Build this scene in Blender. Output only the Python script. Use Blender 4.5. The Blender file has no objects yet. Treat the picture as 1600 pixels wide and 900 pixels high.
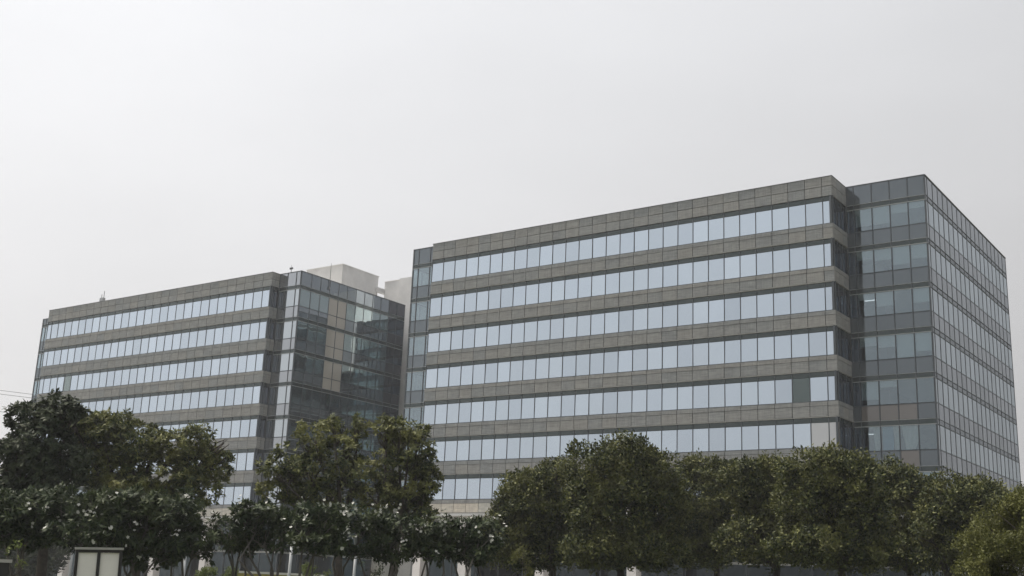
import bpy, math
import numpy as np
from mathutils import Matrix, Vector

# ---------------------------------------------------------------- camera, sky, sun, exposure
scene = bpy.context.scene
EYE = 1.6
HAZE = 0.0004                                                    # haze density per metre
YAW, PITCH, ROLL, FPX = math.radians(-35.677), math.radians(14.59), math.radians(2.368), 1815.3
def camera_axes():
    fw = np.array([math.sin(YAW)*math.cos(PITCH), math.cos(YAW)*math.cos(PITCH), math.sin(PITCH)])
    rt = np.array([math.cos(YAW), -math.sin(YAW), 0.0]); up = np.cross(rt, fw)
    return (math.cos(ROLL)*rt + math.sin(ROLL)*up, -math.sin(ROLL)*rt + math.cos(ROLL)*up, fw)
RT, UP, FW = camera_axes()
cam_data = bpy.data.cameras.new('camera')
cam_data.sensor_width = 36.0; cam_data.lens = FPX/1600*36.0
cam_data.clip_start = 0.1; cam_data.clip_end = 20000
cam = bpy.data.objects.new('camera', cam_data); scene.collection.objects.link(cam)
m = Matrix.Identity(4)
for i in range(3):
    m[i][0], m[i][1], m[i][2] = RT[i], UP[i], -FW[i]
m[2][3] = EYE
cam.matrix_world = m
scene.camera = cam

SUN_EL, SUN_AZ = math.radians(60), math.atan2(-1.0, -0.10)      # azimuth measured from +y towards +x
SUN = np.array([math.sin(SUN_AZ)*math.cos(SUN_EL), math.cos(SUN_AZ)*math.cos(SUN_EL), math.sin(SUN_EL)])
world = bpy.data.worlds.new('World'); scene.world = world; world.use_nodes = True
nt = world.node_tree; nt.nodes.clear()
def wn(t, **k):
    n = nt.nodes.new(t)
    for a, b in k.items(): setattr(n, a, b)
    return n
def wmath(op, a, b=None):
    n = wn('ShaderNodeMath', operation=op)
    for i, v in enumerate((a, b)):
        if v is None: continue
        if isinstance(v, (int, float)): n.inputs[i].default_value = v
        else: nt.links.new(v, n.inputs[i])
    return n.outputs[0]
sky = wn('ShaderNodeTexSky', sky_type='NISHITA', sun_disc=False)
sky.sun_elevation = SUN_EL; sky.sun_rotation = SUN_AZ; sky.dust_density = 7.0; sky.air_density = 1.2; sky.altitude = 200
hs = wn('ShaderNodeHueSaturation'); hs.inputs['Saturation'].default_value = 0.35
nt.links.new(sky.outputs[0], hs.inputs['Color'])
tc = wn('ShaderNodeTexCoord')
dt = wn('ShaderNodeVectorMath', operation='DOT_PRODUCT'); dt.inputs[1].default_value = tuple(SUN)
nrm = wn('ShaderNodeVectorMath', operation='NORMALIZE')
nt.links.new(tc.outputs['Generated'], nrm.inputs[0]); nt.links.new(nrm.outputs[0], dt.inputs[0])
t = wmath('MULTIPLY_ADD', dt.outputs['Value'], 0.5); t.node.inputs[2].default_value = 0.5
t2 = wmath('POWER', t, 2.0)
lum = wmath('MULTIPLY_ADD', t2, 1.0); lum.node.inputs[2].default_value = 0.15
# the glare levels off towards the sun, and the haze is faintly uneven
sh = wmath('POWER', wmath('ADD', wmath('POWER', wmath('DIVIDE', lum, 1.3), 4.0), 1.0), 0.25)
lum = wmath('DIVIDE', lum, sh)
cl = wn('ShaderNodeTexNoise'); cl.inputs['Scale'].default_value = 3.2; cl.inputs['Detail'].default_value = 6; cl.inputs['Roughness'].default_value = 0.55
sq = wn('ShaderNodeVectorMath', operation='MULTIPLY'); sq.inputs[1].default_value = (1, 1, 2.6)
nt.links.new(nrm.outputs[0], sq.inputs[0]); nt.links.new(sq.outputs[0], cl.inputs['Vector'])
un = wmath('MULTIPLY_ADD', cl.outputs['Fac'], 0.15); un.node.inputs[2].default_value = 0.945
lum = wmath('MULTIPLY', lum, un)
sz = wn('ShaderNodeSeparateXYZ'); nt.links.new(nrm.outputs[0], sz.inputs[0])
el = wn('ShaderNodeMapRange'); el.inputs['From Max'].default_value = 0.45; nt.links.new(sz.outputs['Z'], el.inputs['Value'])
tn = wn('ShaderNodeMix', data_type='RGBA'); tn.inputs[6].default_value = (1.005, 0.988, 0.985, 1); tn.inputs[7].default_value = (0.984, 0.99, 1.012, 1)
nt.links.new(el.outputs[0], tn.inputs[0])
hz = wn('ShaderNodeVectorMath', operation='SCALE'); nt.links.new(tn.outputs[2], hz.inputs[0])
nt.links.new(lum, hz.inputs['Scale'])
bg1 = wn('ShaderNodeBackground'); bg1.inputs['Strength'].default_value = 0.012
bg2 = wn('ShaderNodeBackground'); bg2.inputs['Strength'].default_value = 1.0
nt.links.new(hs.outputs[0], bg1.inputs['Color']); nt.links.new(hz.outputs[0], bg2.inputs['Color'])
addb = wn('ShaderNodeAddShader'); wo = wn('ShaderNodeOutputWorld')
nt.links.new(bg1.outputs[0], addb.inputs[0]); nt.links.new(bg2.outputs[0], addb.inputs[1])
nt.links.new(addb.outputs[0], wo.inputs['Surface'])

sd = bpy.data.lights.new('sun', 'SUN'); sd.energy = 5.0; sd.angle = math.radians(3.0); sd.color = (1.0, 0.93, 0.82)
sun = bpy.data.objects.new('sun', sd); scene.collection.objects.link(sun)
sun.rotation_euler = Vector(SUN).to_track_quat('Z', 'Y').to_euler(); sun.location = (0, 0, 80)
scene.view_settings.view_transform = 'Standard'; scene.view_settings.look = 'None'
scene.view_settings.exposure = 0.0; scene.view_settings.gamma = 1.0
try:
    scene.cycles.use_denoising = True
    scene.cycles.max_bounces = 8; scene.cycles.transparent_max_bounces = 16
except Exception: pass

# ---------------------------------------------------------------- helpers
COL = scene.collection
rng = np.random.default_rng(11)

def ray(px, py):
    return FW + (px-800)/FPX*RT - (py-450)/FPX*UP
def at(px, py, dist):
    """world point seen at a photo pixel, at a horizontal distance from the camera"""
    d = ray(px, py); d = d*dist/math.hypot(d[0], d[1])
    return np.array([d[0], d[1], d[2]+EYE])

class Mat:
    def __init__(s, name):
        s.m = bpy.data.materials.new(name); s.m.use_nodes = True; s.t = s.m.node_tree; s.t.nodes.clear()
        s.out = s.n('ShaderNodeOutputMaterial')
    def n(s, t, **k):
        nd = s.t.nodes.new(t)
        for a, b in k.items(): setattr(nd, a, b)
        return nd
    def l(s, a, b): s.t.links.new(a, b)
    def ramp(s, fac, stops):
        r = s.n('ShaderNodeValToRGB'); el = r.color_ramp.elements
        while len(el) < len(stops): el.new(0.5)
        for e, (p, c) in zip(el, stops): e.position = p; e.color = (*c, 1)
        s.l(fac, r.inputs[0]); return r.outputs[0]
    def noise(s, scale, detail=4, rough=0.6, coord='Object', vec=None):
        tcn = s.n('ShaderNodeTexCoord'); nz = s.n('ShaderNodeTexNoise')
        nz.inputs['Scale'].default_value = scale; nz.inputs['Detail'].default_value = detail; nz.inputs['Roughness'].default_value = rough
        s.l(vec if vec is not None else tcn.outputs[coord], nz.inputs['Vector']); return nz.outputs['Fac']
    def mix(s, fac, a, b, mode='MIX'):
        x = s.n('ShaderNodeMix', data_type='RGBA', blend_type=mode)
        for sock, v in ((x.inputs[0], fac), (x.inputs[6], a), (x.inputs[7], b)):
            if isinstance(v, (int, float)): sock.default_value = v
            elif isinstance(v, tuple): sock.default_value = (*v, 1)
            else: s.l(v, sock)
        return x.outputs[2]
    def bump(s, h, strength, dist):
        b = s.n('ShaderNodeBump'); b.inputs['Strength'].default_value = strength; b.inputs['Distance'].default_value = dist
        s.l(h, b.inputs['Height']); return b.outputs[0]
    def principled(s, col, rough=0.5, metal=0.0, spec=0.5, normal=None):
        p = s.n('ShaderNodeBsdfPrincipled')
        if isinstance(col, tuple): p.inputs['Base Color'].default_value = (*col, 1)
        else: s.l(col, p.inputs['Base Color'])
        if isinstance(rough, (int, float)): p.inputs['Roughness'].default_value = rough
        else: s.l(rough, p.inputs['Roughness'])
        p.inputs['Metallic'].default_value = metal; p.inputs['Specular IOR Level'].default_value = spec
        if normal is not None: s.l(normal, p.inputs['Normal'])
        return p.outputs[0]
    def done(s, sh): s.l(sh, s.out.inputs['Surface']); return s.m

def plain(name, col, rough=0.6, metal=0.0, var=0.15, scale=1.5):
    q = Mat(name); nz = q.noise(scale, 5)
    a = tuple(c*(1-var) for c in col); b = tuple(min(1, c*(1+var)) for c in col)
    return q.done(q.principled(q.ramp(nz, [(0.3, a), (0.7, b)]), rough, metal))

def stone_material(name, col):
    q = Mat(name); oi = q.n('ShaderNodeObjectInfo'); tcn = q.n('ShaderNodeTexCoord')
    off = q.n('ShaderNodeVectorMath', operation='SCALE'); off.inputs[0].default_value = (37, 11, 23); q.l(oi.outputs['Random'], off.inputs['Scale'])
    vec = q.n('ShaderNodeVectorMath', operation='ADD'); q.l(tcn.outputs['Object'], vec.inputs[0]); q.l(off.outputs[0], vec.inputs[1])
    n1 = q.noise(1.3, 6, 0.65, vec=vec.outputs[0]); n2 = q.noise(60, 3, 0.7, vec=vec.outputs[0])
    warm = tuple(c*k for c, k in zip(col, (1.07, 1.04, 0.99))); cool = tuple(c*k for c, k in zip(col, (0.91, 0.94, 0.95)))
    base = q.mix(oi.outputs['Random'], cool, warm)
    dirt = q.ramp(n1, [(0.25, (0.80, 0.80, 0.80)), (0.55, (1, 1, 1)), (0.8, (1.12, 1.11, 1.08))])
    c = q.mix(1.0, base, dirt, 'MULTIPLY')
    gr = q.ramp(n2, [(0.3, (0.8, 0.8, 0.8)), (0.7, (1.15, 1.15, 1.15))])
    c = q.mix(0.6, c, gr, 'MULTIPLY')
    # fine bedding lines along the slabs and rain streaks down them
    def stretched(sx, sz, lo, hi, amt, c):
        mp = q.n('ShaderNodeVectorMath', operation='MULTIPLY'); mp.inputs[1].default_value = (sx, sx, sz); q.l(vec.outputs[0], mp.inputs[0])
        nn_ = q.noise(1.0, 3, 0.6, vec=mp.outputs[0])
        return q.mix(amt, c, q.ramp(nn_, [(0.32, (lo,)*3), (0.68, (hi,)*3)]), 'MULTIPLY')
    c = stretched(0.7, 14, 0.72, 1.2, 0.8, c); c = stretched(7, 0.5, 0.78, 1.1, 0.6, c)
    return q.done(q.principled(c, 0.62, 0, 0.4))

def mirror_glass(name, tint, body, refl, rough=0.02, wav=0.35, body2=None):
    """reflective coated glass: a mirror layer over a dark body"""
    q = Mat(name); oi = q.n('ShaderNodeObjectInfo'); geo = q.n('ShaderNodeNewGeometry')
    nz = q.noise(0.35, 2, 0.5, vec=geo.outputs['Position'])
    nb = q.bump(nz, wav, 0.02)
    g = q.n('ShaderNodeBsdfAnisotropic', distribution='GGX'); g.inputs['Roughness'].default_value = rough
    q.l(nb, g.inputs['Normal'])
    lo = tuple(c*0.88 for c in tint)
    q.l(q.mix(oi.outputs['Random'], lo, tint), g.inputs['Color'])
    if body2:                                                   # rooms behind: some dark, some with pale blinds drawn
        wr = q.n('ShaderNodeTexWhiteNoise', noise_dimensions='1D'); q.l(oi.outputs['Random'], wr.inputs['W'])
        body = q.ramp(wr.outputs['Value'], [(0.0, body), (0.55, tuple((a+b)/2 for a, b in zip(body, body2))), (1.0, body2)])
    d = q.principled(body, 0.6, 0, 0.0)
    fr = q.n('ShaderNodeLayerWeight'); fr.inputs['Blend'].default_value = 0.35
    fac = q.n('ShaderNodeMapRange'); fac.inputs['To Min'].default_value = refl; fac.inputs['To Max'].default_value = min(1, refl+0.25)
    q.l(fr.outputs['Facing'], fac.inputs['Value'])
    mx = q.n('ShaderNodeMixShader'); q.l(fac.outputs[0], mx.inputs[0]); q.l(d, mx.inputs[1]); q.l(g.outputs[0], mx.inputs[2])
    return q.done(mx.outputs[0])

def clear_glass(name, tint, through, lo, hi, wav=0.5):
    """tinted see-through glass with a moderate reflection that grows towards grazing"""
    q = Mat(name); geo = q.n('ShaderNodeNewGeometry')
    nz = q.noise(0.45, 2, 0.5, vec=geo.outputs['Position']); nb = q.bump(nz, wav, 0.03)
    g = q.n('ShaderNodeBsdfAnisotropic', distribution='GGX'); g.inputs['Roughness'].default_value = 0.02
    g.inputs['Color'].default_value = (*tint, 1); q.l(nb, g.inputs['Normal'])
    tr = q.n('ShaderNodeBsdfTransparent'); tr.inputs['Color'].default_value = (*through, 1)
    fr = q.n('ShaderNodeLayerWeight'); fr.inputs['Blend'].default_value = 0.5
    fac = q.n('ShaderNodeMapRange'); fac.inputs['To Min'].default_value = lo; fac.inputs['To Max'].default_value = hi
    q.l(fr.outputs['Facing'], fac.inputs['Value'])
    mx = q.n('ShaderNodeMixShader'); q.l(fac.outputs[0], mx.inputs[0]); q.l(tr.outputs[0], mx.inputs[1]); q.l(g.outputs[0], mx.inputs[2])
    return q.done(mx.outputs[0])

M = {}
M['stone'] = stone_material('granite cladding', (0.298, 0.300, 0.301))
M['pale_stone'] = stone_material('pale stone', (0.62, 0.58, 0.52))
M['joint'] = plain('dark joint', (0.035, 0.037, 0.04), 0.8)
M['head'] = mirror_glass('dark head glass', (0.45, 0.52, 0.52), (0.03, 0.04, 0.04), 0.10)
M['mull'] = plain('dark anodised mullion', (0.062, 0.075, 0.088), 0.45)
M['rail'] = plain('aluminium rail', (0.50, 0.51, 0.52), 0.4, 0.3)
M['mirror'] = mirror_glass('ribbon mirror glass', (0.77, 0.875, 0.985), (0.045, 0.06, 0.07), 0.69, 0.02, 0.6, (0.30, 0.33, 0.34))
M['vision'] = clear_glass('curtain vision glass', (0.68, 0.79, 0.86), (0.72, 0.775, 0.79), 0.18, 0.60)
M['end_vision'] = clear_glass('end wall vision glass', (0.66, 0.79, 0.83), (0.42, 0.52, 0.53), 0.34, 0.85)
M['end_spandrel'] = mirror_glass('end wall spandrel glass', (0.62, 0.71, 0.79), (0.065, 0.076, 0.084), 0.36)
M['dark_vision'] = clear_glass('dark curtain glass', (0.45, 0.52, 0.62), (0.20, 0.25, 0.29), 0.10, 0.55)
M['spandrel'] = mirror_glass('back painted spandrel glass', (0.58, 0.66, 0.72), (0.078, 0.090, 0.100), 0.17)
M['dark_spandrel'] = mirror_glass('dark spandrel glass', (0.4, 0.42, 0.48), (0.05, 0.052, 0.06), 0.10)
M['open'] = clear_glass('uncoated glass', (0.7, 0.8, 0.8), (0.5, 0.6, 0.58), 0.10, 0.6)
M['concrete'] = plain('pale rendered concrete', (0.70, 0.695, 0.69), 0.85, 0, 0.10, 0.6)
M['column'] = plain('white column', (0.74, 0.71, 0.69), 0.7, 0, 0.06)
M['slab'] = plain('interior ceiling', (0.55, 0.55, 0.53), 0.8)
M['inner'] = plain('interior wall', (0.22, 0.23, 0.23), 0.8)
M['blind'] = plain('roller blind', (0.80, 0.82, 0.83), 0.8, 0, 0.05)
M['roof'] = plain('roof screed', (0.42, 0.41, 0.39), 0.9)
M['lobby'] = clear_glass('lobby glass', (0.45, 0.56, 0.60), (0.12, 0.17, 0.19), 0.04, 0.25)
q = Mat('ceiling lamp'); e = q.n('ShaderNodeEmission'); e.inputs['Strength'].default_value = 1.2; M['lamp'] = q.done(e.outputs[0])

def link(o, parent=None):
    COL.objects.link(o)
    if parent is not None: o.parent = parent
    return o
def empty(name, loc, label, cat, group=None):
    o = bpy.data.objects.new(name, None); o.empty_display_size = 0.5; o.location = loc; link(o); tag(o, label, cat, group); return o
def tag(o, label, cat, group=None, kind=None):
    if label: o['label'] = label
    if cat: o['category'] = cat
    if group: o['group'] = group
    if kind: o['kind'] = kind
    return o

BOXF = [(0,3,2,1),(4,5,6,7),(0,1,5,4),(1,2,6,5),(2,3,7,6),(3,0,4,7)]
class MB:
    def __init__(s): s.v = []; s.f = []
    def box(s, x0, x1, y0, y1, z0, z1):
        b = len(s.v)
        s.v += [(x0,y0,z0),(x1,y0,z0),(x1,y1,z0),(x0,y1,z0),(x0,y0,z1),(x1,y0,z1),(x1,y1,z1),(x0,y1,z1)]
        s.f += [tuple(i+b for i in f) for f in BOXF]; return s
    def obox(s, c, ax, ay, az):
        """oriented box: centre and three half-axis vectors"""
        b = len(s.v); c, ax, ay, az = map(np.asarray, (c, ax, ay, az))
        for sz in (-1, 1):
            for sx, sy in ((-1,-1),(1,-1),(1,1),(-1,1)): s.v.append(tuple(c+sx*ax+sy*ay+sz*az))
        s.f += [tuple(i+b for i in f) for f in BOXF]; return s
    def tube(s, pts, rad, sides=7, cap=True):
        pts = [np.asarray(p, float) for p in pts]; b = len(s.v); ref = np.array([0.31, 0.2, 0.93])
        for i, p in enumerate(pts):
            d = pts[min(i+1, len(pts)-1)] - pts[max(i-1, 0)]; d = d/(np.linalg.norm(d)+1e-9)
            r0 = ref if abs(d@ref) < 0.95 else np.array([1.0, 0, 0])
            a = np.cross(d, r0); a /= np.linalg.norm(a); c = np.cross(d, a)
            for k in range(sides):
                th = 2*math.pi*k/sides; s.v.append(tuple(p + rad[i]*(math.cos(th)*a + math.sin(th)*c)))
        for i in range(len(pts)-1):
            for k in range(sides):
                k2 = (k+1) % sides
                s.f.append((b+i*sides+k, b+i*sides+k2, b+(i+1)*sides+k2, b+(i+1)*sides+k))
        if cap:
            s.f.append(tuple(b+k for k in range(sides))[::-1]); s.f.append(tuple(b+(len(pts)-1)*sides+k for k in range(sides)))
        return s
    def build(s, name, mat, parent=None, loc=(0,0,0), smooth=False):
        me = bpy.data.meshes.new(name); me.from_pydata(s.v, [], s.f); me.materials.append(mat); me.update()
        if smooth: me.polygons.foreach_set('use_smooth', [True]*len(me.polygons))
        o = bpy.data.objects.new(name, me); o.location = loc; return link(o, parent)

_cache = {}
def unit_mesh(name, w, d, h, mat):
    """box mesh centred on its own middle, shared between alike pieces; a narrow chamfer catches the light on the front edges"""
    key = (name, round(w,3), round(d,3), round(h,3), mat.name)
    if key not in _cache:
        c = 0.012 if min(w, h) > 0.2 else 0.0
        x, y, z = w/2, d/2, h/2
        if c:
            v = [(-x,y,-z),(x,y,-z),(x,y,z),(-x,y,z),(-x,-y+c,-z),(x,-y+c,-z),(x,-y+c,z),(-x,-y+c,z),(-x+c,-y,-z+c),(x-c,-y,-z+c),(x-c,-y,z-c),(-x+c,-y,z-c)]
            f = [(0,3,2,1),(8,9,10,11)]
            for a, b in ((0,4),(4,8)):
                for k in range(4):
                    k2 = (k+1) % 4; f.append((a+k, a+k2, b+k2, b+k))
        else:
            v = [(-x,-y,-z),(x,-y,-z),(x,y,-z),(-x,y,-z),(-x,-y,z),(x,-y,z),(x,y,z),(-x,y,z)]; f = BOXF
        me = bpy.data.meshes.new(name); me.from_pydata(v, [], f); me.materials.append(mat); me.update(); _cache[key] = me
    return _cache[key]

class Face:
    """a vertical wall plane: s runs along it, d is the distance outwards, z up; coordinates relative to the building's base"""
    def __init__(s, p0, e, n, base):
        s.p = np.array(p0, float) - np.array(base[:2]); s.e = np.array(e, float); s.n = np.array(n, float)
        s.rz = math.atan2(e[1], e[0])
    def piece(s, name, mat, s0, s1, z0, z1, d0, d1, parent, tilt=0.0):
        me = unit_mesh(name, s1-s0, d1-d0, z1-z0, mat)
        o = bpy.data.objects.new(name, me)
        xy = s.p + s.e*(s0+s1)/2 + s.n*(d0+d1)/2
        o.location = (xy[0], xy[1], (z0+z1)/2)
        o.rotation_euler = (rng.normal(0, tilt), 0, s.rz + rng.normal(0, tilt)) if tilt else (0, 0, s.rz)
        return link(o, parent)
    def add(s, mb, s0, s1, z0, z1, d0, d1):
        xy = s.p + s.e*(s0+s1)/2 + s.n*(d0+d1)/2
        mb.obox((xy[0], xy[1], (z0+z1)/2), (*(s.e*(s1-s0)/2), 0), (*(-s.n*(d1-d0)/2), 0), (0, 0, (z1-z0)/2))

NF, FH = 7, 4.0
def banded(face, js, zt, zd, root, ribbon_mat, open_panes=(), pale=()):
    """granite bands with ribbon windows between them. js: joint positions along the face"""
    L0, L1 = js[0], js[-1]
    zm = (zt+zd)/2
    band = MB(); face.add(band, L0+0.03, L1-0.03, zd+0.02, zt-0.05, -0.30, -0.07)
    band = band.build('parapet_band', M['joint'], root)
    cap = MB(); face.add(cap, L0-0.03, L1+0.03, zt-0.05, zt, -0.32, 0.035); cap.build('coping', M['rail_dark'], root)
    for a, b in zip(js[:-1], js[1:]):
        for z0, z1 in ((zm+0.025, zt-0.055), (zd+0.02, zm-0.025)):
            face.piece('stone_panel', M['stone'], a+0.025, b-0.025, z0, z1, -0.066, rng.uniform(-0.006, 0.006), band)
    for k in range(NF):
        z = zd - FH*k
        fr = MB()
        face.add(fr, L0+0.02, L1-0.02, z-2.62, z-0.0, -0.30, -0.20)
        face.add(fr, L0+0.01, L1-0.01, z-2.62, z-2.56, -0.20, -0.03)
        for j in js: face.add(fr, j-0.034, j+0.034, z-2.555, z+0.015, -0.195, -0.085)
        fr = fr.build('window_frame', M['mull'], root)
        hd = MB()
        for a, b in zip(js[:-1], js[1:]): face.add(hd, a+0.038, b-0.038, z-0.43, z-0.005, -0.19, -0.14)
        hd.build('head_strip', M['head'], fr)
        for i, (a, b) in enumerate(zip(js[:-1], js[1:])):
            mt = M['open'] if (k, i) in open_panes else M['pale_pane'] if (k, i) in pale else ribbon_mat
            face.piece('window_pane', mt, a+0.038, b-0.038, z-2.55, z-0.46, -0.165, -0.125, fr, 0.005)
        band = MB(); last = k == NF-1
        face.add(band, L0+0.03, L1-0.03, z-3.96, z-2.63, -0.30, -0.07)
        band = band.build('stone_band', M['joint'], root)
        up = MB()
        for a, b in zip(js[:-1], js[1:]): face.add(up, a+0.025, b-0.025, z-2.98, z-2.635, -0.066, 0.012)
        up.build('stone_course', M['stone'], band)
        for a, b in zip(js[:-1], js[1:]):
            face.piece('stone_panel', M['pale_stone'] if last else M['stone'], a+0.025, b-0.025, z-3.92, z-3.01, -0.066, rng.uniform(-0.006, 0.006), band)
        ld = MB(); face.add(ld, L0-0.02, L1+0.02, z-3.995, z-3.945, -0.30, 0.03); ld.build('ledge', M['rail_dim'], band)

def curtain(face, js, zt, zd, root, vmat, smat, blinds=0.0, dark_from=None, pieces=True, flush=0.03, beige=(), hmat=None, warm=(), bare=(), rmat=None):
    """glass curtain wall on the same floor levels as the ribbons"""
    L0, L1 = js[0], js[-1]
    fr = MB(); rails = []
    zb = zd - FH*NF
    for j in js: face.add(fr, j-0.04, j+0.04, zb, zt-0.06, -0.12, flush)
    face.add(fr, L0-0.02, L1+0.02, zt-0.06, zt, -0.25, 0.06)
    for k in range(NF):
        z = zd - FH*k
        face.add(fr, L0, L1, z-2.64, z-2.57, -0.11, flush-0.006)
        rails += [(z-0.475, z-0.425, flush+0.02), (z+0.004, z+0.03, flush+0.017)]
    frame = fr.build('curtain_wall', M['mull'], root)
    for k in range(NF):
        z = zd - FH*k; hd = MB()
        for a, b in zip(js[:-1], js[1:]): face.add(hd, a+0.045, b-0.045, z-0.42, z, -0.14, -0.025)
        hd.build('head_strip', hmat or M['head'], frame)
    for z0, z1, d1 in rails: face.piece('rail', rmat or M['rail_mid'], L0-0.01, L1+0.01, z0, z1, -0.10, d1, frame)
    joined = {'v': MB(), 's': MB()}
    for i, (a, b) in enumerate(zip(js[:-1], js[1:])):
        dk = dark_from is not None and a >= dark_from
        vm, sm = (M['dark_vision'], M['dark_spandrel']) if dk else (vmat, smat)
        pv, ps = vm, sm
        if pieces: face.piece('spandrel_pane', sm, a+0.045, b-0.045, zd+0.035, zt-0.065, -0.05, -0.02, frame, 0.001)
        else: face.add(joined['s'], a+0.045, b-0.045, zd+0.035, zt-0.065, -0.05, -0.02)
        for k in range(NF):
            z = zd - FH*k
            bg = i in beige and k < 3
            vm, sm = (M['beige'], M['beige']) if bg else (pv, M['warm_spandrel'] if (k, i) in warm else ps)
            if pieces:
                face.piece('vision_pane', vm, a+0.045, b-0.045, z-2.565, z-0.48, -0.05, -0.02, frame, 0.0015)
                face.piece('spandrel_pane', sm, a+0.045, b-0.045, z-3.995, z-2.645, -0.05, -0.02, frame, 0.0012)
            else:
                face.add(joined['v'], a+0.045, b-0.045, z-2.565, z-0.48, -0.05, -0.02)
                face.add(joined['s'], a+0.045, b-0.045, z-3.995, z-2.645, -0.05, -0.02)
            if pieces and not dk and not bg and (k, i) not in bare and rng.random() < blinds and b-a > 1:
                drop = rng.choice([0.55, 0.8, 1.0, 1.25, 1.6, 2.05])
                face.piece('blind', M['blind'], a+0.05, b-0.05, z-0.48-drop, z-0.45, -0.24, -0.22, frame)
    if not pieces:
        joined['v'].build('vision_glazing', vmat, frame); joined['s'].build('spandrel_glazing', smat, frame)
    return frame

M['beige'] = mirror_glass('beige backed glass', (0.6, 0.6, 0.6), (0.52, 0.48, 0.425), 0.10)  # tan reflection on the end wall, put into the glass colour
M['warm_spandrel'] = mirror_glass('warm spandrel glass', (0.6, 0.6, 0.6), (0.155, 0.142, 0.132), 0.16)  # warm reflected tone put into the spandrel colour
M['pale_pane'] = mirror_glass('pane with pale blind', (0.75, 0.8, 0.85), (0.50, 0.48, 0.46), 0.35)  # pale reflection of the surroundings, painted as the pane's body colour
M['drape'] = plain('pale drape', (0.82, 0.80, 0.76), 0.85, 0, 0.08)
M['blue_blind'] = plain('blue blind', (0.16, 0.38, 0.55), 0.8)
M['rail_dark'] = plain('dark coping', (0.10, 0.105, 0.11), 0.5)
M['rail_dim'] = plain('grey ledge metal', (0.36, 0.36, 0.345), 0.5)
M['rail_mid'] = plain('grey aluminium rail', (0.40, 0.42, 0.43), 0.45)

def lobby(face, L0, L1, ztop, root, bay, zrail):
    """recessed glazed ground floor"""
    n = max(1, round((L1-L0)/bay)); js = np.linspace(L0, L1, n+1)
    fr = MB()
    for j in js: face.add(fr, j-0.05, j+0.05, 0.0, ztop, -0.12, 0.04)
    face.add(fr, L0, L1, 0.0, 0.25, -0.12, 0.05)
    frame = fr.build('lobby_frame', M['mull'], root)
    tr = MB(); face.add(tr, L0, L1, zrail-0.11, zrail+0.11, -0.05, 0.10); tr.build('transom', M['rail_dim'], frame)
    for a, b in zip(js[:-1], js[1:]):
        face.piece('lobby_pane', M['lobby'], a+0.055, b-0.055, 0.26, zrail-0.12, -0.06, -0.03, frame, 0.001)
        face.piece('lobby_pane', M['lobby'], a+0.055, b-0.055, zrail+0.12, ztop, -0.06, -0.03, frame, 0.001)

# ---------------------------------------------------------------- the setting: ground, lawn, drive, kerb
def sheet(name, mat, x0, x1, y0, y1, z, n=1):
    mb = MB(); mb.v = [(x0,y0,z),(x1,y0,z),(x1,y1,z),(x0,y1,z)]; mb.f = [(0,1,2,3)]
    o = mb.build(name, mat); o['kind'] = 'structure'; return o
q = Mat('dry ground'); geo = q.n('ShaderNodeNewGeometry')
nz = q.noise(0.12, 8, 0.6, vec=geo.outputs['Position'])
M['ground'] = q.done(q.principled(q.ramp(nz, [(0.3, (0.10, 0.085, 0.06)), (0.55, (0.075, 0.085, 0.04)), (0.8, (0.15, 0.13, 0.10))]), 0.95))
q = Mat('lawn grass'); geo = q.n('ShaderNodeNewGeometry'); nz = q.noise(0.9, 8, 0.7, vec=geo.outputs['Position'])
M['lawn'] = q.done(q.principled(q.ramp(nz, [(0.3, (0.035, 0.055, 0.02)), (0.7, (0.08, 0.10, 0.035))]), 0.9))
q = Mat('asphalt'); geo = q.n('ShaderNodeNewGeometry'); nz = q.noise(6, 8, 0.7, vec=geo.outputs['Position'])
M['asphalt'] = q.done(q.principled(q.ramp(nz, [(0.3, (0.04, 0.04, 0.042)), (0.7, (0.065, 0.065, 0.066))]), 0.85))
M['paving'] = plain('paving', (0.30, 0.29, 0.27), 0.85)
sheet('ground', M['ground'], -3000, 3000, -3000, 3000, 0.0)
sheet('lawn', M['lawn'], -170, 40, 14, 68, 0.004)
sheet('road', M['asphalt'], -220, 80, 72, 84, 0.006)
for y0, y1, nm in ((70.6, 72.0, 'pavement'), (84.0, 99.0, 'forecourt_pavement')):
    p = MB().box(-220, 80, y0, y1, 0.0, 0.13).build(nm, M['paving']); p['kind'] = 'structure'

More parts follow.
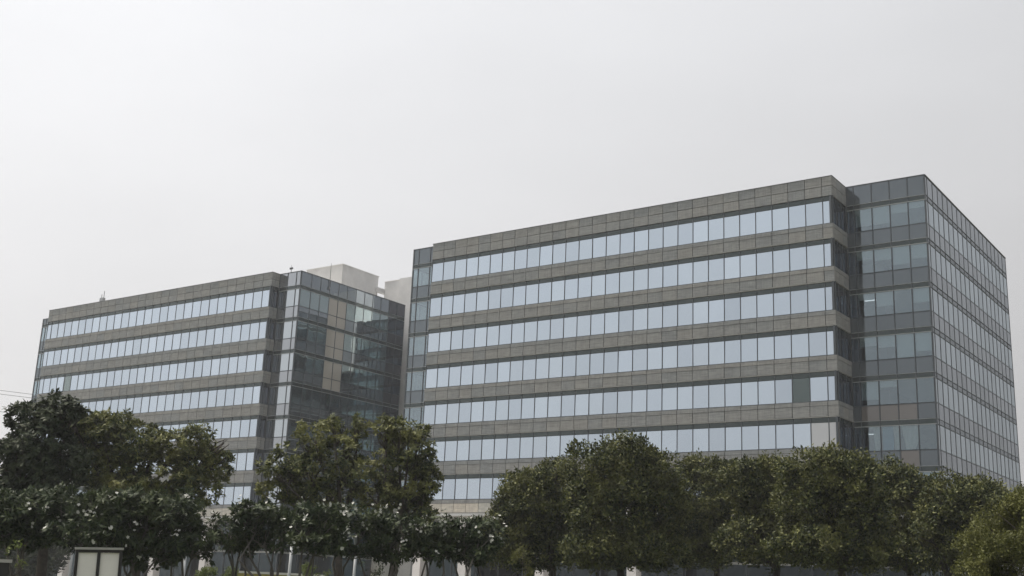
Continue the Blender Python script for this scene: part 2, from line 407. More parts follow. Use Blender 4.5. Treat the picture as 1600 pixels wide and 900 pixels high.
# ---------------------------------------------------------------- office blocks
def office(name, label, S):
    base = (S['uL'], S['vC'], 0.0)
    root = empty(name, base, label, 'office building', 'twin office blocks')
    zt, zd = S['zt']+EYE, S['zd']+EYE; zb = zd - FH*NF
    X0, X1, Y0, Y1 = S['uS'], S['uC'], S['vC'], S['vE']
    # projecting slab, front and return faces
    f_front = Face((S['uL'], S['vF']), (1, 0), (0, -1), base)
    banded(f_front, S['joints'], zt, zd, root, M['mirror'], S['open'], S.get('pale', ()))
    dep = S['vC']-S['vF']
    f_ret = Face((S['uR'], S['vF']), (0, 1), (1, 0), base)
    banded(f_ret, S['ret'], zt, zd, root, M['dark_mirror'])
    bx = base
    sb = MB().box(S['uL']+0.31-bx[0], S['uR']-0.31-bx[0], S['vF']+0.31-bx[1], S['vC']+0.3-bx[1], zb, zt-0.06)
    sb.build('slab_core', M['joint'], root)
    sf = MB().box(S['uL']-bx[0], S['uR']-bx[0], S['vF']+0.02-bx[1], S['vC']+3.2-bx[1], zb-0.25, zb-0.003); sf.build('soffit', M['concrete'], root)
    sl = MB().box(S['uL']+0.0-bx[0], S['uL']+0.29-bx[0], S['vF']+0.31-bx[1], S['vC']-bx[1], zb, zt-0.07); sl.build('end_wall', M['stone'], root)
    # glass box behind
    f_cf = Face((S['uR'], S['vC']), (1, 0), (0, -1), base)
    curtain(f_cf, S['front'], S['ztc']+EYE, zd, root, M[S['front_v']], M[S['front_s']], 0.85, warm=S.get('warm', ()), bare=S.get('bare', ()))
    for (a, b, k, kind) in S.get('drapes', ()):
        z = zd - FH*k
        if kind == 'blind': f_cf.piece('blind', M['blue_blind'], a, b, z-2.5, z-0.45, -0.24, -0.22, root)  # blue reflection, added as a sheet behind the glass
        else:                                                   # folded sheet added to stand for a wavy reflection
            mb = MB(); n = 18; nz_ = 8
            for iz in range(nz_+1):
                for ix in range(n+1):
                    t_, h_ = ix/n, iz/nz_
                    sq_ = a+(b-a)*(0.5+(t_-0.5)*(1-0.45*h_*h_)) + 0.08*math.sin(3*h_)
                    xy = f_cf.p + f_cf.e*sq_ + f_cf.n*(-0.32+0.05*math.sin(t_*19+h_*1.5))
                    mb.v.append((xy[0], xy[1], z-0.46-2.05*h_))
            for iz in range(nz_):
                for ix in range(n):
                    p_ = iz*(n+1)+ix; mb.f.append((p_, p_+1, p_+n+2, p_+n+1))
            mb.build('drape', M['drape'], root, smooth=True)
    f_sd = Face((S['uC'], S['vC']), (0, 1), (1, 0), base)
    curtain(f_sd, S['side'], S['ztc']+EYE, zd, root, M[S['side_v']], M[S['side_s']], S['side_blind'], S.get('dark_from'), True, 0.008, S.get('beige', ()), M[S['side_h']], rmat=M[S['side_r']])
    f_st = Face((S['uS'], S['vS']), (1, 0), (0, -1), base)
    curtain(f_st, S['strip'], S['zts']+EYE, zd, root, M['vision'], M['spandrel'], 0.6)
    f_lw = Face((S['uS'], S['vE']), (0, -1), (-1, 0), base)
    Ld = S['vE']-S['vS']
    curtain(f_lw, list(np.linspace(0, Ld, int(Ld/1.63)+1)), S['zts']+EYE, zd, root, M['vision'], M['spandrel'], 0, None, False)
    # inside: floor plates, core walls, roof
    fp = MB()
    for k in range(NF+1):
        z = zd - FH*k
        fp.box(X0+0.3-bx[0], X1-0.3-bx[0], Y0+0.3-bx[1], Y1-0.3-bx[1], z-0.36, z-0.03)
        fp.box(X0+0.3-bx[0], S['uL']-0.05-bx[0], S['vS']+0.3-bx[1], Y0+0.29-bx[1], z-0.36, z-0.03)
    fp.build('floor_plate', M['slab'], root)
    ci = MB().box(X0+5-bx[0], X1-5.5-bx[0], Y0+5-bx[1], Y1-5-bx[1], 0.0, zd-0.05)
    if S['vC'] - S['vF'] > 0: ci.box(S['uL']+0.5-bx[0], S['uR']-0.5-bx[0], S['vC']+0.31-bx[1], S['vC']+0.5-bx[1], zb, zd)
    ci.build('inner_wall', M['inner'], root)
    rf = MB().box(X0+0.26-bx[0], X1-0.26-bx[0], Y0+0.26-bx[1], Y1-0.26-bx[1], zd+0.3, zd+0.6)
    rf.build('roof', M['roof'], root)
    # ground floor
    f_lb = Face((X0, S['vC']+3.0), (1, 0), (0, -1), base); lobby(f_lb, 0, X1-X0-3.0, zb-0.26, root, 3.2, 4.9)
    f_lb = Face((X1-3.0, S['vC']+3.0), (0, 1), (1, 0), base); lobby(f_lb, 0, Y1-S['vC']-3.0, zb-0.26, root, 3.2, 4.9)
    for u in S['cols']:
        c = MB().box(u-0.5-bx[0], u+0.5-bx[0], S['vF']+0.5-bx[1], S['vF']+1.5-bx[1], 0.0, zb-0.26); c.build('column', M['column'], root)
    lw = MB()
    for (a, b, k, t_) in S['lamps']: f_cf.add(lw, a, b, zd-FH*k-0.78-t_, zd-FH*k-0.74-t_, -1.6, -1.3)
    if lw.v: lw.build('ceiling_light', M['lamp'], root)
    return root

M['side_head'] = mirror_glass('side head glass', (0.6, 0.64, 0.68), (0.08, 0.085, 0.095), 0.36)
M['dark_mirror'] = mirror_glass('return glass', (0.42, 0.47, 0.55), (0.03, 0.035, 0.045), 0.30)
M['side_vision'] = mirror_glass('side vision glass', (0.78, 0.85, 0.90), (0.11, 0.13, 0.14), 0.56)
M['side_spandrel'] = mirror_glass('side spandrel glass', (0.70, 0.74, 0.78), (0.12, 0.126, 0.135), 0.46)

RJ = [0.0] + [1.614*i for i in range(1, 29)] + [46.14]
office('office_block', 'nearer glass and granite office block on the right with bright ribbon windows', dict(
    uL=-80.59, uR=-34.45, vF=96.66, zt=37.42, zd=35.53, vC=100.39, uC=-27.3, ztc=37.44, vE=130.45, uS=-84.0, vS=97.42, zts=37.40,
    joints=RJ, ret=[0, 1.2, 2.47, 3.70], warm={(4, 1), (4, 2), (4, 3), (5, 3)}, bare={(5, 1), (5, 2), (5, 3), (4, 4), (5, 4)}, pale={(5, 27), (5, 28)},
    drapes=[(1.55, 2.25, 5, 'drape'), (2.42, 3.35, 5, 'blind'), (3.3, 3.9, 5, 'drape'), (4.05, 5.5, 5, 'drape')], open={(4, 26)},  # 'blind' here is the added sheet for the blue reflection
    front=[0.02, 0.66, 2.32, 3.95, 5.57, 7.13], side=[0.02, 0.72]+[0.72+1.63*i for i in range(1, 18)]+[30.04],
    front_v='vision', front_s='spandrel', strip=[0.02, 0.82, 2.5, 2.95, 3.38], side_v='side_vision', side_s='side_spandrel', side_blind=0.0, side_h='side_head', side_r='mull',
    cols=[-80.7, -74.7, -65.1, -54.8], lamps=[(0.9, 2.0, 2, 0.0), (0.8, 1.7, 5, 0.15), (2.6, 3.6, 2, 0.1), (4.3, 5.2, 1, 0.0)]))
LJ = [0.0, 1.0] + [1.0+1.628*i for i in range(1, 28)] + [46.59]
office('office_block', 'farther office block on the left behind the big trees with dark glass end wall', dict(
    uL=-151.57, uR=-104.98, vF=95.45, zt=36.94, zd=35.15, vC=96.75, uC=-101.3, ztc=36.95, vE=116.4, uS=-153.9, vS=96.15, zts=36.0,
    joints=LJ, ret=[0, 0.62, 1.28], open={(2, 4)},
    front=[0.02, 1.36, 2.86, 3.66], side=[0.02, 1.87]+[1.87+1.616*i for i in range(1, 11)]+[19.63],
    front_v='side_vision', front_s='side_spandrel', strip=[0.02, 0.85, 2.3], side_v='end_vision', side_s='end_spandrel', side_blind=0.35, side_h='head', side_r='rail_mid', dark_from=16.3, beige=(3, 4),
    cols=[-150.5, -141.2, -131.9, -122.5, -113.1], lamps=[]))

# pale link block between the two, with penthouse and lift tower
lr = empty('link_block', (-96.0, 120.0, 0), 'pale concrete lift core and roof boxes between the two office blocks', 'building')
def lbox(name, mat, x0, x1, y0, y1, z0, z1, parent=lr):
    return MB().box(x0+96, x1+96, y0-120, y1-120, z0, z1).build(name, mat, parent)
Z = EYE
tower = lbox('lift_tower', M['concrete'], -108.86, -105.8, 120.35, 127, 0, 42.0+Z)
lbox('lift_tower', M['concrete'], -105.79, -100.6, 120.0, 127.2, 0, 42.15+Z)
lbox('coping', M['column'], -108.9, -105.75, 120.30, 127.05, 42.0+Z, 42.12+Z, tower)
lbox('penthouse', M['concrete'], -116.2, -109.3, 112.0, 119.4, 37.3, 42.6+Z)
lbox('penthouse_coping', M['concrete'], -116.27, -109.23, 111.93, 119.47, 42.6+Z, 42.75+Z)
lbox('roof_beam', M['concrete'], -109.29, -108.87, 119.0, 121.0, 40.3+Z, 41.0+Z)
lbox('link_roof', M['roof'], -118, -109, 117.6, 127, 36.6, 37.2)
lbox('stair_tower', M['concrete'], -88.6, -84.3, 120.0, 124, 29.5+Z, 41.4+Z)
lbox('wall', M['concrete'], -100.59, -84.3, 123.0, 127, 0.0, 36.9+Z)
lf = Face((-100.5, 120.5), (1, 0), (0, -1), (-96.0, 120.0))
curtain(lf, [0.02]+[1.65*i for i in range(1, 8)], 36.6+Z, 35.15+Z, lr, M['vision'], M['spandrel'], 0.3)
lf = Face((-88.5, 120.9), (1, 0), (0, -1), (-96.0, 120.0))
curtain(lf, [0.02, 2.1, 4.1], 36.5+Z, 35.15+Z, lr, M['vision'], M['spandrel'], 0.0, None, False)

# ---------------------------------------------------------------- rooftop pieces and cables
M['steel'] = plain('galvanised steel', (0.30, 0.31, 0.32), 0.45, 0.5)
M['black'] = plain('black paint', (0.015, 0.015, 0.016), 0.45)
def onplane_y(px, py, y):
    d = ray(px, py); d = d*y/d[1]; return np.array([d[0], d[1], d[2]+EYE])
p = onplane_y(160, 468, 99.0); r = empty('roof_antenna', tuple(p), 'pair of thin aerial masts on the roof of the farther block', 'antenna')
mb = MB()
for dx, h in ((-0.25, 0.8), (0.28, 1.25)): mb.tube([(dx, 0, -0.8), (dx, 0, h)], [0.06, 0.045], 6)
mb.build('mast', M['steel'], r)
mb = MB(); mb.box(-0.4, 0.4, -0.2, 0.2, -0.85, 0.22); mb.build('bracket_box', M['steel'], r)
p = onplane_y(455, 423, 98.0)
r = empty('roof_floodlight', tuple(p), 'small floodlight on the parapet corner of the farther block', 'floodlight')
MB().tube([(0,0,-0.4),(0,0,0.25)], [0.05, 0.05], 6).build('post', M['steel'], r)
MB().obox((0,0,0.30), (0.20,0,0), (0,0.10,0.04), (0,-0.04,0.12)).build('lamp_head', M['rail_dark'], r)
MB().tube([(0,0,0.40),(0,0,0.75)], [0.03,0.02], 6).build('spike', M['steel'], r)
d = ray(515.5, 440); v = d*(-101.2)/d[0]
r = empty('lightning_rod', (v[0], v[1], 36.9+EYE), 'slim lightning rod above the dark glass end wall', 'lightning rod')
MB().tube([(0,0,-1.3),(0,0,1.0),(0,0,2.2)], [0.04,0.035,0.02], 6).build('rod', M['rail_dark'], r)
MB().box(-0.15,0.05,-0.1,0.1,-1.2,-0.9).build('bracket', M['steel'], r)
M['cable'] = plain('cable', (0.10, 0.10, 0.105), 0.6)
for i, (ya, yb, lab) in enumerate(((600.5, 610.5, 'topmost overhead power cable left of the farther block'),
                                   (606.5, 616, 'middle overhead power cable left of the farther block'),
                                   (632, 646, 'lowest overhead power cable left of the farther block'))):
    a, b = at(-260, ya-30, 240.0), at(330, yb+30, 300.0)
    mb = MB(); pts = []
    for t_ in np.linspace(0, 1, 25): pts.append(a*(1-t_)+b*t_ - np.array([0,0,4*1.2*t_*(1-t_)]))
    mb.tube(pts, [0.045]*25, 6); o = mb.build('power_cable', M['cable']); tag(o, lab, 'cable', 'overhead power cables')

# ---------------------------------------------------------------- trees
def leaf_material(name, dark, mid, light, trans=0.25, light_share=0.5):
    q = Mat(name); geo = q.n('ShaderNodeNewGeometry')
    nz = q.noise(0.9, 3, 0.6, vec=geo.outputs['Position'])
    c1 = q.ramp(geo.outputs['Random Per Island'], [(0.0, dark), (0.6, mid), (1.0, tuple((a+b)/2 for a, b in zip(mid, light)))])
    f = q.n('ShaderNodeMapRange'); f.inputs['From Min'].default_value = 0.45; f.inputs['From Max'].default_value = 0.75; f.inputs['To Max'].default_value = light_share
    q.l(nz, f.inputs['Value'])
    c = q.mix(f.outputs[0], c1, light)
    p = q.principled(c, 0.62, 0, 0.18)
    tl = q.n('ShaderNodeBsdfTranslucent'); q.l(c, tl.inputs['Color'])
    mx = q.n('ShaderNodeMixShader'); mx.inputs[0].default_value = trans
    q.l(p, mx.inputs[1]); q.l(tl.outputs[0], mx.inputs[2])
    return q.done(mx.outputs[0])
M['leaf_ficus'] = leaf_material('glossy evergreen leaf', (0.015, 0.021, 0.010), (0.050, 0.064, 0.022), (0.235, 0.232, 0.075), 0.13, 0.62)
M['leaf_alst'] = leaf_material('whorled leaf', (0.026, 0.038, 0.017), (0.070, 0.088, 0.032), (0.31, 0.30, 0.10), 0.20, 0.68)
M['leaf_dark'] = leaf_material('dark leathery leaf', (0.020, 0.030, 0.017), (0.036, 0.050, 0.026), (0.085, 0.098, 0.046), 0.12, 0.4)
M['leaf_fran'] = leaf_material('frangipani leaf', (0.016, 0.026, 0.014), (0.034, 0.052, 0.024), (0.105, 0.125, 0.045), 0.15, 0.42)
M['leaf_olive'] = leaf_material('olive shrub leaf', (0.055, 0.060, 0.020), (0.105, 0.112, 0.034), (0.18, 0.182, 0.058), 0.25, 0.6)
M['leaf_lime'] = leaf_material('lime shrub leaf', (0.06, 0.085, 0.025), (0.11, 0.14, 0.04), (0.19, 0.21, 0.07), 0.3, 0.5)
M['bark'] = plain('bark', (0.055, 0.045, 0.038), 0.95, 0, 0.45, 5)
M['bark_grey'] = plain('grey bark', (0.11, 0.10, 0.09), 0.95, 0, 0.4, 5)
M['petal'] = plain('white petal', (0.50, 0.50, 0.46), 0.7, 0, 0.06)

def unit(v): return v/(np.linalg.norm(v, axis=-1, keepdims=True)+1e-9)
def quads(name, P, T, S, L, W, mat, parent, bend=0.12):
    """leaf blades: base P, direction T, side S, length L, width W - four-sided blades, slightly folded"""
    n = len(P); N = np.cross(T, S); L = L[:, None]; W = W[:, None]
    v = np.empty((n, 4, 3), np.float32)
    v[:, 0] = P; v[:, 1] = P+0.5*L*T+0.5*W*S+bend*W*N; v[:, 2] = P+L*T; v[:, 3] = P+0.5*L*T-0.5*W*S+bend*W*N
    me = bpy.data.meshes.new(name)
    me.vertices.add(n*4); me.vertices.foreach_set('co', v.reshape(-1))
    me.loops.add(n*4); me.loops.foreach_set('vertex_index', np.arange(n*4, dtype=np.int32))
    me.polygons.add(n); me.polygons.foreach_set('loop_start', np.arange(0, n*4, 4, dtype=np.int32))
    me.polygons.foreach_set('loop_total', np.full(n, 4, np.int32))
    me.materials.append(mat); me.update(calc_edges=True)
    o = bpy.data.objects.new(name, me); return link(o, parent)

def sph(g, n):
    return unit(g.normal(size=(n, 3)))
RH = np.array([math.cos(YAW), -math.sin(YAW), 0.0]); FH2 = np.array([math.sin(YAW), math.cos(YAW), 0.0])

def tree(name, label, cat, group, trunk_px, D, lumps, leaf, mat, bark, seed, dens=16, per=12, trunk_r=0.16, whorl=0.0,
         flowers=0, fork=0.35, depth=0.9, shell=0.55, rough=0.18, ledge=None, clump=0.48, fill=0.3, spread=2.0):
    """lumps: (px, py, rx, ry) outlines read off the photograph, set at distance D and given real depth; leaf: (length, width)"""
    g = np.random.default_rng(seed)
    base = at(trunk_px, 905, D); base[2] = 0.0
    root = empty(name, tuple(base), label, cat, group)
    sc = D/FPX/math.cos(math.radians(10))
    C = []; R = []
    for (px, py, rx, ry) in lumps:
        dd = g.uniform(-0.35, 0.35)*rx*sc
        c = at(px, py, D+dd) - base; C.append(c); R.append((rx*sc, depth*rx*sc, ry*sc))
    C = np.array(C); R = np.array(R)
    # leaf clusters spread through the outer part of each lump
    cc = []; nn = []
    for c, r in zip(C, R):
        area = 4*math.pi*((r[0]*r[1])**1.6/3+(r[0]*r[2])**1.6/3+(r[1]*r[2])**1.6/3)**(1/1.6)
        n = int(area*dens*1.15)
        rs0 = clump*min(1.0, (min(r)/1.2))
        ns = max(8, int(area/(rs0**2*spread)))
        k = sph(g, 26); amp = g.uniform(-1, 1, 26)
        us = sph(g, ns); bmp = (np.exp(7*(us@k.T-1))*amp).sum(1)
        srad = g.uniform(0.58, 0.86, ns)*(1+rough*bmp+g.normal(0, 0.05, ns))
        sc_ = us*srad[:, None]; rs = rs0*g.uniform(0.65, 1.3, ns)
        wgt = rs**2; pick = g.choice(ns, n, p=wgt/wgt.sum())
        u = sph(g, n); back = (u*us[pick]).sum(1) < -0.25; u[back] *= -1
        u[:, 2] = np.where(u[:, 2] < -0.35, -u[:, 2], u[:, 2]); u = unit(u)
        q_ = (0.55+0.45*g.random(n)**0.5)*rs[pick]
        pos = c + sc_[pick, :1]*r[0]*RH + sc_[pick, 1:2]*r[1]*FH2 + sc_[pick, 2:]*r[2]*np.array([0, 0, 1.0])
        pos = pos + q_[:, None]*(u[:, :1]*RH + u[:, 1:2]*FH2 + u[:, 2:]*np.array([0, 0, 0.8]))
        cc.append(pos); nn.append(unit(u[:, :1]*RH + u[:, 1:2]*FH2 + u[:, 2:]*np.array([0, 0, 1.0]) + np.array([0, 0, 0.3])))
        ni = int(n*fill); ui = sph(g, ni); ri = (shell*0.5+(0.8-shell*0.5)*g.random(ni)**0.6)[:, None]
        cc.append(c + ui[:, :1]*ri*r[0]*RH + ui[:, 1:2]*ri*r[1]*FH2 + ui[:, 2:]*ri*r[2]*np.array([0, 0, 1.0])); nn.append(unit(ui+np.array([0, 0, 0.3])))
    cc = np.concatenate(cc); nn = np.concatenate(nn)
    keep = np.ones(len(cc), bool)
    if ledge: keep &= cc[:, 2] > ledge + g.normal(0, 0.12, len(cc))
    # gaps: drop the clusters that fall in random hollows
    hol = cc[g.integers(0, len(cc), 8+len(cc)//700)]
    for h in hol: keep &= ((cc-h)**2).sum(1) > g.uniform(0.15, 0.42)**2
    cc, nn = cc[keep], nn[keep]
    n = len(cc); per_i = per
    P = np.repeat(cc, per_i, 0); A = np.repeat(nn, per_i, 0)
    d = sph(g, n*per_i)
    if whorl > 0:
        side = unit(np.cross(A, d)); T = unit(side*1.0 + A*g.uniform(-0.25, 0.75, (len(A), 1)) + np.array([0, 0, -0.12]))
        P = P + A*g.uniform(-0.5, 0.5, (len(A), 1))*whorl
    else:
        T = unit(d + 0.75*A); P = P + sph(g, len(P))*g.random((len(P), 1))**0.5*leaf[0]*1.5
    S = unit(np.cross(T, unit(A+0.5*sph(g, len(A)))))
    L = leaf[0]*g.uniform(0.7, 1.3, len(P)); W = leaf[1]*g.uniform(0.7, 1.25, len(P))
    quads('crown', P, T, S, L, W, M[mat], root)
    # trunk and limbs
    mb = MB(); top = C.mean(0)
    zlow = (C[:, 2]-R[:, 2]).min(); zf = max(0.5, min(zlow+0.3, fork*top[2]*1.6))
    lean = np.array([g.normal(0, 0.12), g.normal(0, 0.12), 0])
    f0 = np.array([0, 0, zf]) + lean
    mb.tube([(0, 0, -0.1), (0, 0, 0.12), lean*0.4+[0, 0, zf*0.5], f0], [trunk_r*1.5, trunk_r*1.12, trunk_r, trunk_r*0.85], 9)
    for c, r in zip(C, R):
        mid = f0*0.5 + c*0.5 + np.array([*g.normal(0, 0.2, 2), -0.1]); 
        mb.tube([f0-[0, 0, 0.1], f0*0.75+mid*0.25+[0, 0, 0.05], mid, c], [trunk_r*0.7, trunk_r*0.55, trunk_r*0.38, trunk_r*0.2], 7)
        for _ in range(7):
            u = sph(g, 1)[0]; e_ = c + u[0]*r[0]*0.85*RH + u[1]*r[1]*0.85*FH2 + [0, 0, u[2]*r[2]*0.85]
            m0 = mid*0.4 + c*0.6
            mb.tube([m0, m0*0.5+e_*0.5+g.normal(0, 0.12, 3), e_], [trunk_r*0.28, trunk_r*0.16, trunk_r*0.05], 5, False)
    mb.build('trunk', M[bark], root, smooth=True)
    if flowers:
        # sprays of five-petalled flowers standing on branch tips
        out = np.array([min((((p_-C)/R)**2).sum(1)) for p_ in cc]) > 0.62
        idx = g.choice(np.nonzero(out)[0], min(flowers, out.sum()), replace=False)
        fp, ft, fs = [], [], []
        for i in idx:
            for _ in range(g.integers(2, 5)):
                c0 = cc[i] + nn[i]*g.uniform(0.08, 0.26) + g.normal(0, 0.07, 3); ax = unit(nn[i]*0.6+g.normal(0, 0.5, 3)-0.3*FH2)
                a = unit(np.cross(ax, g.normal(size=3))); b = np.cross(ax, a)
                for k in range(5):
                    th = 2*math.pi*k/5; t_ = math.cos(th)*a+math.sin(th)*b
                    fp.append(c0); ft.append(unit(t_+0.35*ax)); fs.append(unit(np.cross(ax, t_)))
        fp, ft, fs = map(np.array, (fp, ft, fs))
        fl = quads('blossom', fp, ft, fs, np.full(len(fp), 0.055), np.full(len(fp), 0.046), M['petal'], root); fl['kind'] = 'stuff'
    return root

G1 = 'dense evergreen trees in front of the nearer block'
fic = dict(leaf=(0.155, 0.080), mat='leaf_ficus', bark='bark', dens=18, per=12, trunk_r=0.17, shell=0.6, clump=0.46, spread=2.6, rough=0.28, fill=0.22)
tree('evergreen_tree', 'leftmost and lowest-shouldered of the dense round evergreens, beside the flowering row', 'tree', G1, 868, 52,
     [(838,800,62,68),(800,812,44,60),(872,782,48,70),(822,770,34,46),(868,742,28,30),(785,856,36,32),(850,862,62,32),(815,872,36,24)], seed=1, **fic)
tree('evergreen_tree', 'biggest dome-crowned evergreen in front of the middle of the nearer block', 'tree', G1, 972, 48,
     [(975,790,84,82),(940,755,55,60),(1010,752,52,58),(975,722,48,42),(925,800,42,60),(1035,800,40,60),(975,858,86,34),(930,868,44,24),(1025,868,40,24)], seed=2, **fic)
tree('evergreen_tree', 'narrow evergreen with a spiky top just right of the dome-crowned one', 'tree', G1, 1122, 57,
     [(1100,790,55,62),(1078,735,20,26),(1112,745,34,32),(1080,825,55,42),(1120,850,50,38),(1075,862,44,28),(1140,770,36,46)], seed=3, **fic)
tree('evergreen_tree', 'broad evergreen with yellowish crown below the clean granite band', 'tree', G1, 1212, 51.5,
     [(1190,790,60,62),(1165,750,36,36),(1215,752,42,40),(1180,848,62,42),(1225,862,44,28),(1235,800,40,60)], seed=4, **fic)
tree('evergreen_tree', 'wide tall evergreen in front of the recessed corner of the nearer block', 'tree', G1, 1322, 47,
     [(1295,800,82,74),(1270,750,50,46),(1322,752,48,42),(1298,735,36,32),(1350,790,45,60),(1290,858,86,34),(1340,862,48,30)], seed=5, **fic)
tree('evergreen_tree', 'evergreen under the glass corner with a small orange-tipped top', 'tree', G1, 1425, 55,
     [(1400,800,55,66),(1385,755,34,36),(1420,770,36,42),(1410,858,60,36),(1380,866,36,26)], seed=6, **fic)
tree('evergreen_tree', 'rightmost dense evergreen below the glass side wall', 'tree', G1, 1480, 53,
     [(1500,815,58,62),(1478,782,36,40),(1530,795,44,46),(1570,810,40,50),(1470,852,46,42),(1520,870,44,30),(1600,830,50,60)], seed=7, **fic)
tree('olive_shrub', 'feathery olive-green shrub in the bottom right corner', 'shrub', None, 1565, 27,
     [(1580,855,62,66),(1552,872,46,52),(1600,815,44,46),(1528,895,34,36),(1640,850,70,76),(1590,900,80,56)],
     leaf=(0.075, 0.028), mat='leaf_olive', bark='bark', seed=8, dens=60, per=14, trunk_r=0.08, shell=0.5, rough=0.25, clump=0.22)
al = dict(mat='leaf_alst', bark='bark', dens=12, per=13, trunk_r=0.15, whorl=0.10, shell=0.45, rough=0.35, clump=0.36, fill=0.14, spread=2.8)
G2 = 'loose leafy trees in front of the dark glass end wall'
tree('leafy_tree', 'loose yellow-green tree left of the gap, leaning towards the farther block', 'tree', G2, 530, 46,
     [(455,722,34,30),(492,688,34,28),(520,664,17,14),(428,738,22,16),(430,768,24,17),(480,740,46,36),(545,690,26,26),(545,735,42,36),(510,775,44,26),(470,775,36,20),(562,662,14,15)],
     leaf=(0.18, 0.066), seed=21, **al)
tree('leafy_tree', 'loose yellow-green tree right of the gap, reaching over the nearer block', 'tree', G2, 612, 46,
     [(622,678,36,24),(605,668,20,16),(640,700,36,30),(655,730,34,26),(675,750,18,16),(610,735,40,40),(640,770,44,28),(590,775,44,28),(662,765,24,18),(655,672,14,11),(660,800,34,20)],
     leaf=(0.18, 0.066), seed=22, **al)
tree('spreading_tree', 'broad green tree at left with tufts reaching over the ribbon windows', 'tree', None, 215, 45,
     [(140,672,46,34),(175,662,36,26),(115,665,28,26),(205,695,48,40),(165,720,60,50),(245,678,16,16),(268,702,40,32),(312,690,30,26),(342,712,28,14),(318,728,40,30),(260,750,60,48),(310,765,34,38),(200,780,70,46),(350,692,10,8)],
     leaf=(0.17, 0.062), seed=23, **dict(al, fill=0.26, spread=2.3, dens=14))
tree('broadleaf_tree', 'darkest large-leaved tree at the left edge, rising highest', 'tree', None, 66, 43,
     [(62,700,52,54),(92,642,32,26),(60,655,40,32),(30,730,36,50),(85,740,50,50),(115,640,18,18),(15,780,34,40),(60,780,56,44),(0,800,40,40)],
     leaf=(0.19, 0.085), mat='leaf_dark', bark='bark', seed=24, dens=15, per=12, trunk_r=0.18, whorl=0.14, shell=0.5, rough=0.25, clump=0.36, spread=2.6, fill=0.22)

tree('background_tree', 'dim distant tree behind the dark broadleaf tree at the left edge', 'tree', None, 10, 120,
     [(0,835,60,50),(-40,820,50,60),(50,850,50,40),(20,880,70,30)], leaf=(0.40, 0.2), mat='leaf_dark', bark='bark', seed=25, dens=3.5, per=10, trunk_r=0.3, clump=1.0, shell=0.4)

G3 = 'white-flowering frangipani trees along the lawn'
fr = dict(leaf=(0.20, 0.065), mat='leaf_fran', bark='bark_grey', dens=14, per=13, trunk_r=0.085, whorl=0.10, shell=0.45, rough=0.25, fork=0.2, clump=0.34, spread=2.4)
F = [(35, 36, [(25,795,44,28),(60,790,44,26),(40,832,58,30),(0,815,40,34)], 'flowering frangipani at the left edge under the dark broadleaf tree', 46),
     (128, 35, [(110,800,44,28),(150,795,40,28),(130,836,54,30),(165,825,40,30)], 'flowering frangipani above the framed cream panel board', 50),
     (225, 36, [(205,795,42,32),(245,800,40,34),(225,850,56,36),(190,835,36,34),(262,850,34,36)], 'flowering frangipani just right of the cream panel board', 44),
     (296, 36, [(285,815,40,36),(305,850,38,32),(270,850,36,30)], 'dark frangipani between the cream board and the granite gap', 34),
     (366, 36.5, [(360,832,34,26),(385,815,30,24),(345,825,24,22),(380,846,34,20)], 'low small frangipani with its bent trunk beside the yellow wall', 34),
     (432, 36, [(415,808,34,22),(445,806,34,20),(430,840,46,26),(405,832,28,22),(378,797,14,12)], 'frangipani with forked trunk near the shorter pale lamp post', 52),
     (478, 35, [(480,810,38,22),(510,815,36,22),(492,846,48,25)], 'most heavily flowering frangipani between the two pale lamp posts', 60),
     (548, 36, [(540,812,36,22),(575,822,36,24),(556,850,48,24)], 'frangipani beside the taller slanting lamp post', 50),
     (607, 36, [(600,825,40,26),(635,830,36,24),(615,854,50,24)], 'frangipani with a thick dark trunk left of the first white column', 40),
     (662, 36, [(660,830,36,26),(690,832,32,26),(672,854,46,26)], 'frangipani hiding the first white column of the nearer block', 36),
     (728, 36, [(722,836,36,26),(752,840,30,28),(738,862,44,26),(700,845,28,22)], 'last frangipani of the row, touching the round evergreens', 36)]
for i, (tx, D, lumps, lab, nf) in enumerate(F):
    tree('frangipani_tree', lab, 'tree', G3, tx, D, lumps, flowers=int(nf*0.42), seed=40+i, **fr)

# ---------------------------------------------------------------- small things at the foot of the picture
def facing(px): 
    d = ray(px, 895); return math.atan2(d[1], d[0]) - math.pi/2
M['cream'] = plain('cream enamel panel', (0.80, 0.79, 0.765), 0.5, 0, 0.05, 2)
D = 22.0; c = at(158, 890, D)
r = empty('panel_board', (c[0], c[1], 0), 'black framed board with two plain cream panels at bottom left', 'board'); r.rotation_euler = (0, -0.035, facing(158)+0.05)
ztop = at(158, 855.5, D)[2]; hw = 0.39
fr_ = MB(); 
for x0, x1 in ((-hw, -hw+0.05), (-0.025, 0.025), (hw-0.05, hw)): fr_.box(x0, x1, -0.06, 0.06, 0.0, ztop-0.04)
fr_.box(-hw+0.051, -0.026, -0.05, 0.05, 0.6, 0.66); fr_.box(0.026, hw-0.051, -0.05, 0.05, 0.6, 0.66)
fr_.build('frame', M['black'], r)
MB().box(-hw-0.012, hw+0.012, -0.08, 0.08, ztop-0.038, ztop).build('top_rail', M['rail_dim'], r)
MB().box(-hw+0.051, hw-0.051, -0.055, 0.055, ztop-0.085, ztop-0.04).build('head_rail', M['black'], r)
for x0, x1 in ((-hw+0.055, -0.029), (0.029, hw-0.055)):
    MB().box(x0, x1, -0.025, 0.02, 0.67, ztop-0.09).build('panel', M['cream'], r)

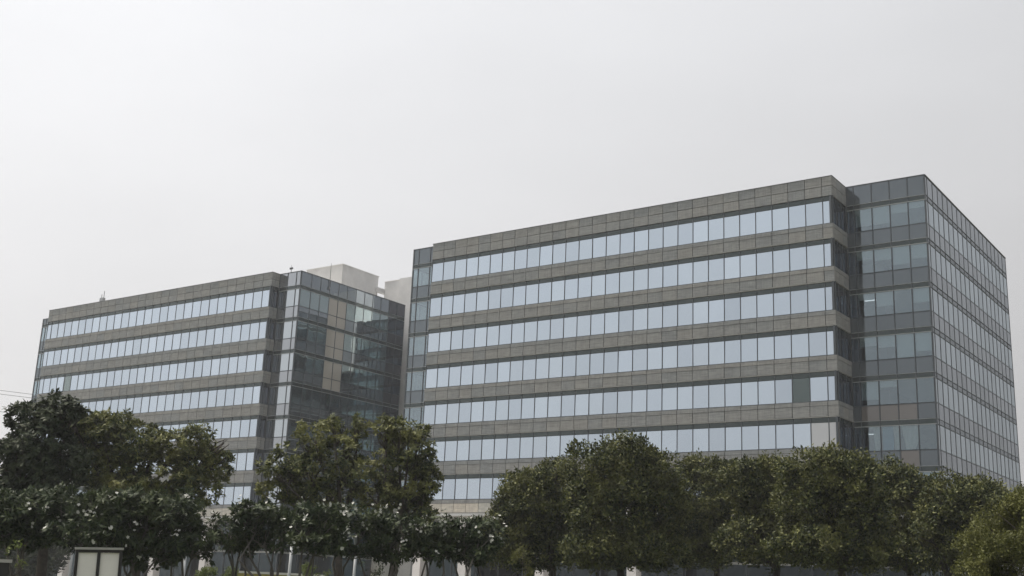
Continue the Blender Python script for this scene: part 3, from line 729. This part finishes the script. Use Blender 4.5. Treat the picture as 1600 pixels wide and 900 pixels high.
def lamp_post(px, ytop, D, rad, label, lean=0.0):
    c = at(px, 895, D); top = at(px, ytop, D)[2]
    r = empty('lamp_post', (c[0], c[1], 0), label, 'lamp post', 'pale garden lamp posts')
    MB().tube([(0,0,0),(lean*0.5,0,top*0.5),(lean,0,top)], [rad*1.15, rad, rad*0.9], 10).build('pole', M['rail'], r, smooth=True)
    MB().tube([(0,0,0),(0,0,0.12)], [rad*2.2, rad*2.0], 10).build('base', M['steel'], r)
    hd = MB().tube([(lean,0,top+0.002),(lean,0,top+0.28),(lean,0,top+0.34)], [rad*1.5, rad*2.4, rad*0.6], 10); hd.build('lamp_head', M['rail_dark'], r)
lamp_post(451, 846, 42, 0.055, 'shorter pale lamp post behind the forked frangipani', 0.05)
lamp_post(552, 852, 42, 0.05, 'taller slanting pale lamp post between frangipani trunks', 0.06)
lamp_post(109, 838, 42, 0.04, 'thin grey lamp post just left of the cream panel board', 0.0)
lamp_post(287, 864, 42, 0.05, 'stubby pale lamp post right of the cream panel board', 0.0)

M['yellow'] = plain('yellow ochre wall paint', (0.42, 0.34, 0.11), 0.8, 0, 0.12)
a, b = at(368, 893, 58), at(506, 897, 60); zt_ = at(400, 893, 58)[2]
L_ = math.hypot(b[0]-a[0], b[1]-a[1]); r = empty('low_wall', (a[0], a[1], 0), 'low yellow garden wall with a pale coping behind the frangipani trunks', 'wall')
r.rotation_euler = (0, 0, math.atan2(b[1]-a[1], b[0]-a[0]))
MB().box(0, L_, 0, 0.22, 0, zt_-0.10).build('wall_face', M['yellow'], r)
MB().box(-0.03, L_+0.03, -0.05, 0.27, zt_-0.098, zt_).build('coping', M['column'], r)

def shrub(name, label, cat, px, D, lumps, mat, leaf, seed, dens=40, group=None):
    return tree(name, label, cat, group, px, D, lumps, leaf, mat, 'bark', seed, dens=dens, per=10, trunk_r=0.03, shell=0.3)
shrub('clipped_hedge', 'pale green clipped hedge left of the yellow wall', 'hedge', 340, 56, [(322,898,18,9),(340,898,18,9),(356,899,16,9)], 'leaf_lime', (0.10, 0.05), 71)
shrub('lime_shrub', 'light green leafy shrub at the left edge beside the black service box', 'shrub', 26, 30, [(26,872,14,20),(20,893,16,16),(36,890,12,14)], 'leaf_lime', (0.09, 0.04), 72, 60)
shrub('garden_shrub', 'small green shrub behind the lamp posts in front of the farther block', 'shrub', 490, 55, [(485,893,14,10),(505,893,14,9)], 'leaf_lime', (0.10, 0.05), 73)
shrub('garden_shrub', 'small grey-green shrub behind the slanting lamp post', 'shrub', 582, 55, [(578,886,12,10),(588,893,12,9)], 'leaf_fran', (0.12, 0.05), 74)
shrub('garden_shrub', 'small olive shrub at the foot of the leftmost round evergreen', 'shrub', 816, 50, [(815,868,14,22),(822,885,14,16)], 'leaf_olive', (0.12, 0.06), 75)
c = at(2, 893, 24); z0_ = at(2, 879, 24)[2]
r = empty('service_box', (c[0], c[1], 0), 'black service box with a grey lid at the left edge', 'box'); r.rotation_euler = (0, 0, facing(2))
MB().box(-0.16, 0.12, -0.12, 0.12, 0, z0_).build('body', M['black'], r)
MB().box(-0.18, 0.16, -0.15, 0.15, z0_+0.002, z0_+0.06).build('lid', M['rail_dim'], r)

# ---------------------------------------------------------------- hazy air
hzm = bpy.data.materials.new('hazy air'); hzm.use_nodes = True; ht = hzm.node_tree; ht.nodes.clear()
pv = ht.nodes.new('ShaderNodeVolumePrincipled'); ho = ht.nodes.new('ShaderNodeOutputMaterial')
pv.inputs['Color'].default_value = (0.93, 0.95, 1.0, 1); pv.inputs['Density'].default_value = HAZE; pv.inputs['Anisotropy'].default_value = 0.3
ht.links.new(pv.outputs[0], ho.inputs['Volume'])
o = MB().box(-3050, 3050, -3050, 3050, -1.0, 47.5).build('haze', hzm); o['kind'] = 'stuff'; o['label'] = 'thin pale haze hanging in the air over the whole view'
